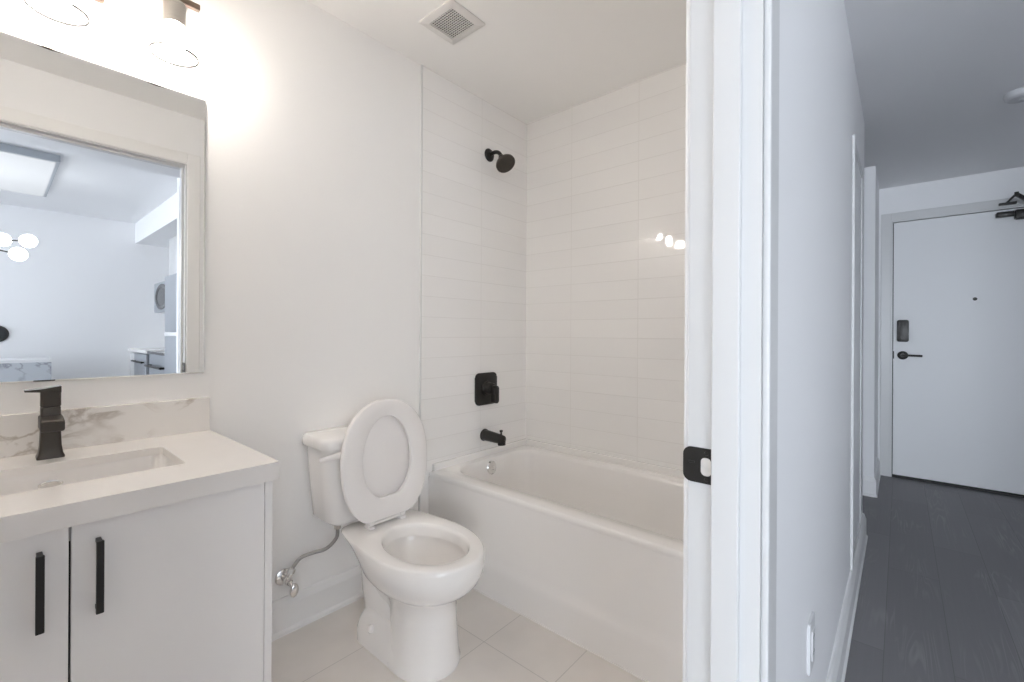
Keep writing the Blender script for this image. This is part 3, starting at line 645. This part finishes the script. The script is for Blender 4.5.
sv = thing('water_shutoff_valve', 'chrome water shutoff valve with a braided hose below the toilet tank', 'valve'); at(sv, (XV, 0.700, 0.22))
VY, VZ = 0.716, 0.212
MB().lathe([(0.030, 0), (0.029, 0.004), (0.018, 0.011), (0.0, 0.011)], (XV, VY, VZ), (1, 0, 0), 28, True, False).build('escutcheon', M['chrome'], sv)
b = MB(); b.cyl((XV + 0.006, VY, VZ), (XV + 0.062, VY, VZ), 0.011); b.cyl((XV + 0.040, VY, VZ - 0.004), (XV + 0.040, VY + 0.012, VZ + 0.030), 0.010); b.sphere((XV + 0.042, VY, VZ), 0.0155)
b.lathe([(0.0135, 0), (0.0135, 0.014), (0.010, 0.018)], (XV + 0.040, VY + 0.010, VZ + 0.024), (0, 0.5, 1), 6)
b.build('valve_body', M['chrome'], sv)
h = MB(); h.cyl((XV + 0.06, VY, VZ), (XV + 0.074, VY + 0.002, VZ - 0.01), 0.008); h.sphere((XV + 0.082, VY + 0.006, VZ - 0.022), 0.022, 20, 12, (0.45, 0.75, 1.15))
h.build('oval_handle', M['chrome'], sv)
MB().tube([(XV + 0.040, VY + 0.016, VZ + 0.038), (XV + 0.045, VY + 0.045, VZ + 0.068), (XV + 0.06, VY + 0.085, VZ + 0.078), (XV + 0.085, VY + 0.125, VZ + 0.088), (XV + 0.105, VY + 0.155, VZ + 0.125), (XV + 0.108, VY + 0.157, VZ + 0.165)], 0.0068, 12).build('braided_hose', M['braid'], sv)
MB().lathe([(0.0125, 0), (0.0135, 0.006), (0.0135, 0.024), (0.0, 0.024)], (XV + 0.108, VY + 0.157, VZ + 0.161), (0, 0, 1), 8, True, False).build('coupling_nut', M['nickel'], sv)
settle(sv)

# ------------------------------------------------------------------ vanity
VF, VY0, VY1 = -1.19, -0.262, 0.464
vn = thing('vanity_cabinet', 'white two door vanity cabinet with black bar handles', 'cabinet'); at(vn, (-1.46, 0.1, 0))
cm_ = MB(); cm_.box((XV + 0.003, VY1 - 0.018, 0), (VF - 0.004, VY1, 0.757), 0.001); cm_.box((XV + 0.003, VY0, 0), (VF - 0.004, VY0 + 0.018, 0.757), 0.001)
cm_.box((XV + 0.003, VY0 + 0.018, 0.10), (VF - 0.022, VY1 - 0.018, 0.118)); cm_.box((XV + 0.003, VY0 + 0.018, 0.118), (XV + 0.015, VY1 - 0.018, 0.60)); cm_.box((VF - 0.04, VY0 + 0.018, 0.72), (VF - 0.023, VY1 - 0.018, 0.757))
cm_.box((VF - 0.10, VY0 + 0.018, 0.0), (VF - 0.085, VY1 - 0.018, 0.10))
cm_.build('carcass', M['cab'], vn, smooth=False)
for y0, y1, hy in ((VY0 + 0.0195, 0.0972, 0.0585), (0.1008, VY1 - 0.0205, 0.1385)):
    d = MB().box((VF - 0.020, y0, 0.105), (VF, y1, 0.755), 0.0012).build('door', M['cab'], vn, smooth=False, origin=(VF - 0.01, y1 if y0 > 0 else y0, 0.43))
    h = MB(); h.box((VF + 0.022, hy - 0.0058, 0.583), (VF + 0.030, hy + 0.0058, 0.722), 0.0012)
    for z in (0.588, 0.717): h.box((VF - 0.0005, hy - 0.0042, z - 0.0042), (VF + 0.023, hy + 0.0042, z + 0.0042), 0.001)
    ho = h.build('handle', M['black'], vn, smooth=False)
    ho.parent = d; ho.matrix_parent_inverse = Matrix.Translation(d.location).inverted(); ho['label'] = 'black bar handle'
MB().box((VF - 0.024, 0.094, 0.118), (VF - 0.021, 0.104, 0.72)).build('painted_gap_shade', M['dark'], vn, smooth=False)  # dark strip behind the door joint, shade put into its colour
settle(vn)

ct = thing('vanity_countertop', 'thick white quartz countertop on the vanity, around the sink', 'countertop'); at(ct, (-1.46, 0.1, 0.758))
CY0, CY1, CX1, CZ0, CZ1 = -0.268, 0.4735, -1.1765, 0.758, 0.802
SX0, SX1, SY0, SY1 = -1.572, -1.330, -0.115, 0.315
slab = MB()
outer = [(XV + 0.001, CY0), (CX1, CY0), (CX1, CY1), (XV + 0.001, CY1)]
inner = rrect(SX0, SY0, SX1, SY1, 0.012, 5)
ring_prism(slab.bm, outer, inner, lambda x, y: (x, y, CZ1), lambda x, y: (x, y, CZ1 - 0.020))
so = slab.build('slab', M['quartz'], ct, smooth=False)
ea = MB(); ea.box((CX1 - 0.030, CY0, CZ0), (CX1, CY1, CZ1 - 0.0198)); ea.box((XV + 0.001, CY0, CZ0), (CX1 - 0.030, CY0 + 0.02, CZ1 - 0.0198)); ea.box((XV + 0.001, CY1 - 0.02, CZ0), (CX1 - 0.030, CY1, CZ1 - 0.0198)); ea.box((XV + 0.001, CY0 + 0.02, CZ0), (XV + 0.03, CY1 - 0.02, CZ1 - 0.0198))
ea.build('edge_strip', M['quartz'], ct, smooth=False)
settle(ct)
bs = MB().box((XV + 0.001, CY0, CZ1 + 0.0002), (XV + 0.020, CY1 - 0.001, 0.910), 0.001).build('backsplash', M['marble'], smooth=False)
tag(bs, 'low stone backsplash with beige and grey veins behind the faucet', 'backsplash')

sk = thing('sink', 'white rectangular undermount sink in the vanity countertop', 'sink'); at(sk, (-1.45, 0.1, 0.65))
def kring(x0, y0, x1, y1, r, z): return [(x, y, z) for x, y in resample(rrect(x0, y0, x1, y1, r, 8), 96, (-1.451, 0.1))]
sm_ = MB(); e = 0.006
sm_.loft([kring(SX0 - 0.02, SY0 - 0.02, SX1 + 0.02, SY1 + 0.02, 0.02, 0.7815), kring(SX0 - e, SY0 - e, SX1 + e, SY1 + e, 0.02, 0.7815), kring(SX0 - e + 0.002, SY0 - e + 0.002, SX1 + e - 0.002, SY1 + e - 0.002, 0.022, 0.774),
          kring(SX0 + 0.002, SY0 + 0.002, SX1 - 0.002, SY1 - 0.002, 0.03, 0.685), kring(SX0 + 0.012, SY0 + 0.012, SX1 - 0.012, SY1 - 0.012, 0.035, 0.660), kring(SX0 + 0.035, SY0 + 0.035, SX1 - 0.035, SY1 - 0.035, 0.04, 0.648), kring(SX0 + 0.1, SY0 + 0.19, SX1 - 0.1, SY1 - 0.19, 0.015, 0.645)], False, True)
sm_.build('basin', M['porcelain'], sk, angle=60)
of = MB(); oc = (SX0 - 0.0025, 0.096, 0.749); 
of.loft([[(oc[0] + dx, oc[1] + a * math.cos(2 * math.pi * k / 40), oc[2] + b_ * math.sin(2 * math.pi * k / 40)) for k in range(40)] for dx, a, b_ in ((0, 0.022, 0.011), (0.002, 0.022, 0.011), (0.003, 0.019, 0.0085), (0.001, 0.016, 0.006))], True, True)
of.build('overflow_ring', M['chrome'], sk)
MB().lathe([(0.030, 0), (0.030, 0.003), (0.022, 0.004), (0.021, 0.001), (0.017, 0.001), (0.015, 0.005), (0.0, 0.006)], (-1.451, 0.1, 0.6445), (0, 0, 1), 32, True, False).build('drain', M['chrome'], sk)
settle(sk)

fa = thing('faucet', 'dark bronze single lever faucet behind the sink', 'faucet'); FXc, FYc = -1.652, 0.100; at(fa, (FXc, FYc, CZ1))
b = MB()
def fring(z, hx, hy, r): return [(FXc + x, FYc + y, z) for x, y in rrect(-hx, -hy, hx, hy, r, 4)]
b.loft([fring(CZ1, 0.0255, 0.0255, 0.006), fring(CZ1 + 0.004, 0.0255, 0.0255, 0.006), fring(CZ1 + 0.012, 0.0225, 0.0225, 0.006), fring(CZ1 + 0.030, 0.0200, 0.0200, 0.006), fring(CZ1 + 0.060, 0.0188, 0.0188, 0.006), fring(CZ1 + 0.128, 0.0182, 0.0182, 0.006), fring(CZ1 + 0.130, 0.0170, 0.0170, 0.005)])
b.build('faucet_body', M['bronze'], fa)
b = MB(); b.loft([[(x, FYc + y, z0 + zz) for y, zz in rrect(-0.0215, -hh, 0.0215, hh, 0.004, 4)] for x, z0, hh in ((FXc - 0.018, 0.893, 0.0165), (FXc + 0.03, 0.893, 0.0165), (FXc + 0.066, 0.8905, 0.0145), (FXc + 0.069, 0.890, 0.012))])
b.build('spout', M['bronze'], fa)
b = MB(); b.loft([fring(CZ1 + 0.1305, 0.0170, 0.0170, 0.005), fring(CZ1 + 0.132, 0.0185, 0.0185, 0.006), fring(CZ1 + 0.170, 0.0185, 0.0185, 0.006), fring(CZ1 + 0.172, 0.0175, 0.0175, 0.006)])
b.loft([[(FXc + x, FYc + yy, CZ1 + zz) for x, zz in ((-0.0185, z0), (0.0185, z0), (0.0185, z1), (-0.0185, z1))] for yy, z0, z1 in ((0.0185, 0.166, 0.1825), (-0.012, 0.168, 0.1775), (-0.046, 0.1715, 0.1755))])
b.build('lever_handle', M['bronze'], fa, angle=25); settle(fa)

mi = thing('wall_mirror', 'frameless rectangular mirror on the wall above the vanity', 'mirror'); MY0, MY1, MZ0, MZ1 = -0.262, 0.4587, 0.9907, 1.888; at(mi, (XV, 0.1, MZ0))
MB().box((XV + 0.001, MY0 + 0.002, MZ0 + 0.002), (XV + 0.0055, MY1 - 0.002, MZ1 - 0.002)).build('backing', M['glassedge'], mi, smooth=False)
def mring(x, d): return [(x, MY0 + d, MZ0 + d), (x, MY1 - d, MZ0 + d), (x, MY1 - d, MZ1 - d), (x, MY0 + d, MZ1 - d)]
MB().loft([mring(XV + 0.0055, 0.0), mring(XV + 0.0068, 0.0), mring(XV + 0.0085, 0.0035)], True, True).build('mirror_glass', M['mirror'], mi, smooth=False)
settle(mi)

# ------------------------------------------------------------------ vanity light with three glass shades
vl = thing('vanity_light', 'bronze bar wall light with three clear glass shades above the mirror', 'wall light'); at(vl, (XV, 0.108, 2.12))
MB().box((XV, -0.008, 2.066), (XV + 0.022, 0.208, 2.176), 0.004).build('backplate', M['brown'], vl, smooth=False)
b = MB(); b.box((XV + 0.075, -0.205, 2.124), (XV + 0.093, 0.421, 2.142), 0.002); b.cyl((XV + 0.02, 0.108, 2.133), (XV + 0.08, 0.108, 2.133), 0.012)
b.build('bar', M['brown'], vl, smooth=False)
LX = XV + 0.100
for ly in (0.354, 0.108, -0.138):
    s = MB(); s.cyl((LX - 0.016, ly, 2.128), (LX, ly, 2.108), 0.007); s.lathe([(0.014, 2.112), (0.027, 2.106), (0.0285, 2.100), (0.0285, 2.040), (0.025, 2.038), (0.024, 2.090), (0.0, 2.090)], (LX, ly, 0), (0, 0, 1), 32, True, False)
    so = s.build('socket', M['nickel'], vl)
    sh_ = MB(); sh_.lathe([(0.028, 2.096), (0.040, 2.092), (0.0435, 2.084), (0.0595, 1.953), (0.0600, 1.950), (0.0585, 1.950), (0.0580, 1.953), (0.0420, 2.083), (0.0385, 2.090), (0.028, 2.094)], (LX, ly, 0), (0, 0, 1), 48, False, False)
    so_ = sh_.build('lamp_shade', M['glass'], vl)
    MB().lathe([(0.0592, 1.9545), (0.0608, 1.9530), (0.0612, 1.950), (0.0602, 1.9475), (0.0578, 1.9480), (0.0573, 1.9515), (0.0592, 1.9545)], (LX, ly, 0), (0, 0, 1), 56, False, False).build('shade_rim', M['shaderim'], so_)
    bu = MB(); bu.lathe([(0.011, 2.052), (0.013, 2.044), (0.020, 2.030), (0.0275, 2.013), (0.030, 1.998), (0.0275, 1.983), (0.019, 1.972), (0.0, 1.968)], (LX, ly, 0), (0, 0, 1), 28, True, False)
    bu.build('bulb', M['bulb'], vl)
settle(vl)

# ------------------------------------------------------------------ outlet on the hallway wall
ou = thing('wall_outlet', 'white outlet cover low on the hallway wall by the bathroom doorway', 'outlet'); OY, OZ = 1.246, 0.412; at(ou, (XH, OY, OZ))
MB().prism(rrect(OY - 0.036, OZ - 0.058, OY + 0.036, OZ + 0.058, 0.005), XH, XH + 0.006, lambda x, y, z: (z, x, y), 0.002).build('cover_plate', M['outlet'], ou)
rc = MB().prism(rrect(OY - 0.017, OZ - 0.034, OY + 0.017, OZ + 0.034, 0.003), XH + 0.006, XH + 0.0085, lambda x, y, z: (z, x, y), 0.0008).build('receptacle', M['outlet'], ou)
for dz in (-0.018, 0.018):
    for dy in (-0.006, 0.006): MB().box((XH + 0.008, OY + dy - 0.001, OZ + dz - 0.004), (XH + 0.0088, OY + dy + 0.001, OZ + dz + 0.004)).build('slot', M['dark'], rc, smooth=False)
settle(ou)

sd = thing('smoke_detector', 'round white smoke detector on the hallway ceiling', 'smoke detector'); at(sd, (0.44, 3.27, ZH))
MB().lathe([(0.060, 0), (0.060, 0.012), (0.057, 0.026), (0.047, 0.034), (0.0, 0.037)], (0.44, 3.27, ZH), (0, 0, -1), 40, True, False).build('housing', M['detector'], sd)
MB().lathe([(0.010, 0), (0.009, 0.004), (0, 0.005)], (0.44, 3.27, ZH - 0.036), (0, 0, -1), 16, True, False).build('test_button', M['detector'], sd)
settle(sd)

# ------------------------------------------------------------------ kitchen and living room, seen in the mirror
cb = struct('trim_2', MB().box((1.06, 1.11, 2.17), (3.40, 1.70, ZC), 0.0), M['hallwall'], 'boxed white bulkhead above the kitchen', 'bulkhead', smooth=False)
pn = thing('ceiling_panel', 'large square flat panel with an added glow on the living room ceiling', 'ceiling panel'); at(pn, (1.8, -0.35, ZC))
MB().box((1.18, -1.0, ZC - 0.052), (2.48, 0.325, ZC), 0.003).build('frame', M['greyframe'], pn, smooth=False)
MB().box((1.20, -0.98, ZC - 0.055), (2.46, 0.305, ZC - 0.051)).build('glow_face', M['glow_panel'], pn, smooth=False)  # underside brightened by emission
settle(pn)

ch = thing('chandelier', 'branching chandelier with small glowing white globes', 'chandelier'); HC = Vector((1.8, -0.06, 1.80)); at(ch, (HC.x, HC.y, ZC))
r = MB(); r.cyl((HC.x, HC.y, 1.74), (HC.x, HC.y, ZC - 0.01), 0.006); r.lathe([(0.06, 0), (0.06, 0.015), (0.02, 0.022), (0, 0.022)], (HC.x, HC.y, ZC), (0, 0, -1), 28, True, False)
r.build('stem', M['black'], ch)
for gx, gy, gz in ((1.8, 0.190, 1.845), (1.74, 0.135, 1.725), (1.82, 0.050, 1.835), (1.8, -0.30, 1.845), (1.9, -0.22, 1.73), (1.62, -0.16, 1.85)):
    b = MB(); b.cyl(HC + Vector((0, 0, (gz - 1.8) * 0.4)), (gx, gy, gz), 0.006, n=10); ao = b.build('arm', M['black'], ch)
    MB().sphere((gx, gy, gz), 0.052, 24, 14).build('globe', M['globe'], ch)
settle(ch)

fg = thing('refrigerator', 'tall stainless refrigerator at the end of the kitchen run', 'refrigerator'); at(fg, (1.38, 1.36, 0))
MB().box((1.08, 1.09, 0.02), (1.675, 1.69, 1.64), 0.004).build('body', M['steel'], fg, smooth=False)
MB().box((1.082, 1.045, 0.06), (1.673, 1.088, 1.085), 0.006).build('fridge_door', M['steel'], fg)
MB().box((1.082, 1.045, 1.125), (1.673, 1.088, 1.636), 0.006).build('freezer_door', M['steel'], fg)
MB().box((1.082, 1.043, 1.086), (1.673, 1.088, 1.124), 0.004).build('gap_highlight', M['plate'], fg)  # white strip: highlight at the freezer gap put into colour
MB().box((1.10, 1.10, 0), (1.65, 1.66, 0.02)).build('feet', M['dark'], fg, smooth=False); settle(fg)
uc = thing('upper_cabinet', 'white wall cabinet above the microwave', 'cabinet', group=None); at(uc, (2.06, 1.5, 1.66))
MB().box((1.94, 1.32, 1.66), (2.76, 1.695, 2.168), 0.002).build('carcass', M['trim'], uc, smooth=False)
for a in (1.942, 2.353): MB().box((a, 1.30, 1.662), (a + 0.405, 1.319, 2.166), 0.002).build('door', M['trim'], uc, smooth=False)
settle(uc)
mw = thing('microwave', 'stainless over the range microwave with a dark oval window', 'microwave'); at(mw, (2.06, 1.44, 1.33))
MB().box((1.95, 1.17, 1.335), (2.75, 1.695, 1.655), 0.006).build('body', M['steel'], mw)
g = MB(); g.loft([[(2.42 + a * math.cos(2 * math.pi * k / 40), 1.1695 - d, 1.495 + b_ * math.sin(2 * math.pi * k / 40)) for k in range(40)] for d, a, b_ in ((0, 0.27, 0.135), (0.004, 0.27, 0.135), (0.004, 0.21, 0.10), (0.001, 0.20, 0.095))], True, False)
g.build('window_ring', M['darkglass'], mw)
MB().box((1.97, 1.20, 1.328), (2.73, 1.66, 1.334)).build('under_plate', M['plate'], mw, smooth=False); settle(mw)  # plain white plate under the microwave, without emission
rg = thing('range', 'stainless kitchen range with a black oven handle', 'range'); at(rg, (2.06, 1.4, 0))
MB().box((1.70, 1.08, 0.02), (2.46, 1.69, 0.90), 0.004).build('body', M['steel'], rg, smooth=False)
MB().box((1.70, 1.06, 0.90), (2.46, 1.69, 0.925), 0.004).build('cooktop', M['darkglass'], rg, smooth=False)
MB().box((1.78, 1.070, 0.35), (2.38, 1.081, 0.68), 0.003).build('oven_window', M['darkglass'], rg, smooth=False)
b = MB(); b.cyl((1.76, 1.035, 0.78), (2.40, 1.035, 0.78), 0.012); b.box((1.78, 1.03, 0.77), (1.80, 1.08, 0.79)); b.box((2.36, 1.03, 0.77), (2.38, 1.08, 0.79)); b.build('oven_handle', M['black'], rg); settle(rg)
dh = thing('dishwasher', 'stainless dishwasher under the kitchen counter next to the far wall', 'dishwasher'); at(dh, (2.8, 1.4, 0))
MB().box((2.52, 1.09, 0.02), (3.12, 1.68, 0.895), 0.003).build('body', M['steel'], dh, smooth=False)
MB().box((2.53, 1.06, 0.10), (3.11, 1.09, 0.885), 0.005).build('door', M['steel'], dh)
b = MB(); b.cyl((2.57, 1.035, 0.80), (3.07, 1.035, 0.80), 0.010); b.box((2.60, 1.03, 0.793), (2.615, 1.062, 0.807)); b.box((3.03, 1.03, 0.793), (3.045, 1.062, 0.807)); b.build('handle', M['black'], dh); settle(dh)
bcb = thing('base_cabinet', 'narrow white base cabinet in the far kitchen corner', 'cabinet'); at(bcb, (3.26, 1.4, 0))
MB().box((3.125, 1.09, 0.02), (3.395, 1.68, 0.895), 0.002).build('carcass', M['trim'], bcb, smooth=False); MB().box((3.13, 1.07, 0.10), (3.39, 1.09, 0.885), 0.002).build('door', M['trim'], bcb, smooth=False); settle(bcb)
tag(MB().box((2.465, 1.055, 0.896), (3.398, 1.695, 0.930), 0.003).build('kitchen_countertop', M['quartz'], smooth=False), 'white kitchen countertop over the dishwasher', 'countertop')
iw = thing('kitchen_island', 'white topped island with a grey veined marble end panel', 'island'); at(iw, (2.9, -0.3, 0))
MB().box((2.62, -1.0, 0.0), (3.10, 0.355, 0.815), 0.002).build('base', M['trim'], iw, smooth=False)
MB().box((2.60, -1.0, 0.0), (2.62, 0.372, 0.835), 0.001).build('marble_panel', M['marble2'], iw, smooth=False)
MB().box((2.60, -1.02, 0.835), (3.14, 0.372, 0.862), 0.002).build('island_top', M['plate'], iw, smooth=False); settle(iw)

# black disc added on the far wall, in place of the camera's mirror reflection
TYW, TZW, TR = 0.034, 1.097, 0.084
th_ = thing('camera_reflection_disc', 'round black disc added in place of the camera reflected at the mirror edge', 'reflection_disc'); at(th_, (3.40, TYW, TZW))
MB().lathe([(TR, 0), (TR, 0.018), (TR - 0.006, 0.026), (TR - 0.014, 0.028), (0.0, 0.028)], (3.40, TYW, TZW), (-1, 0, 0), 40, True, False).build('housing', M['black'], th_)
MB().lathe([(TR - 0.016, 0), (TR - 0.018, 0.0015), (0.0, 0.0015)], (3.3722, TYW, TZW), (-1, 0, 0), 40, True, False).build('disc_face', M['darkglass'], th_)
settle(th_)
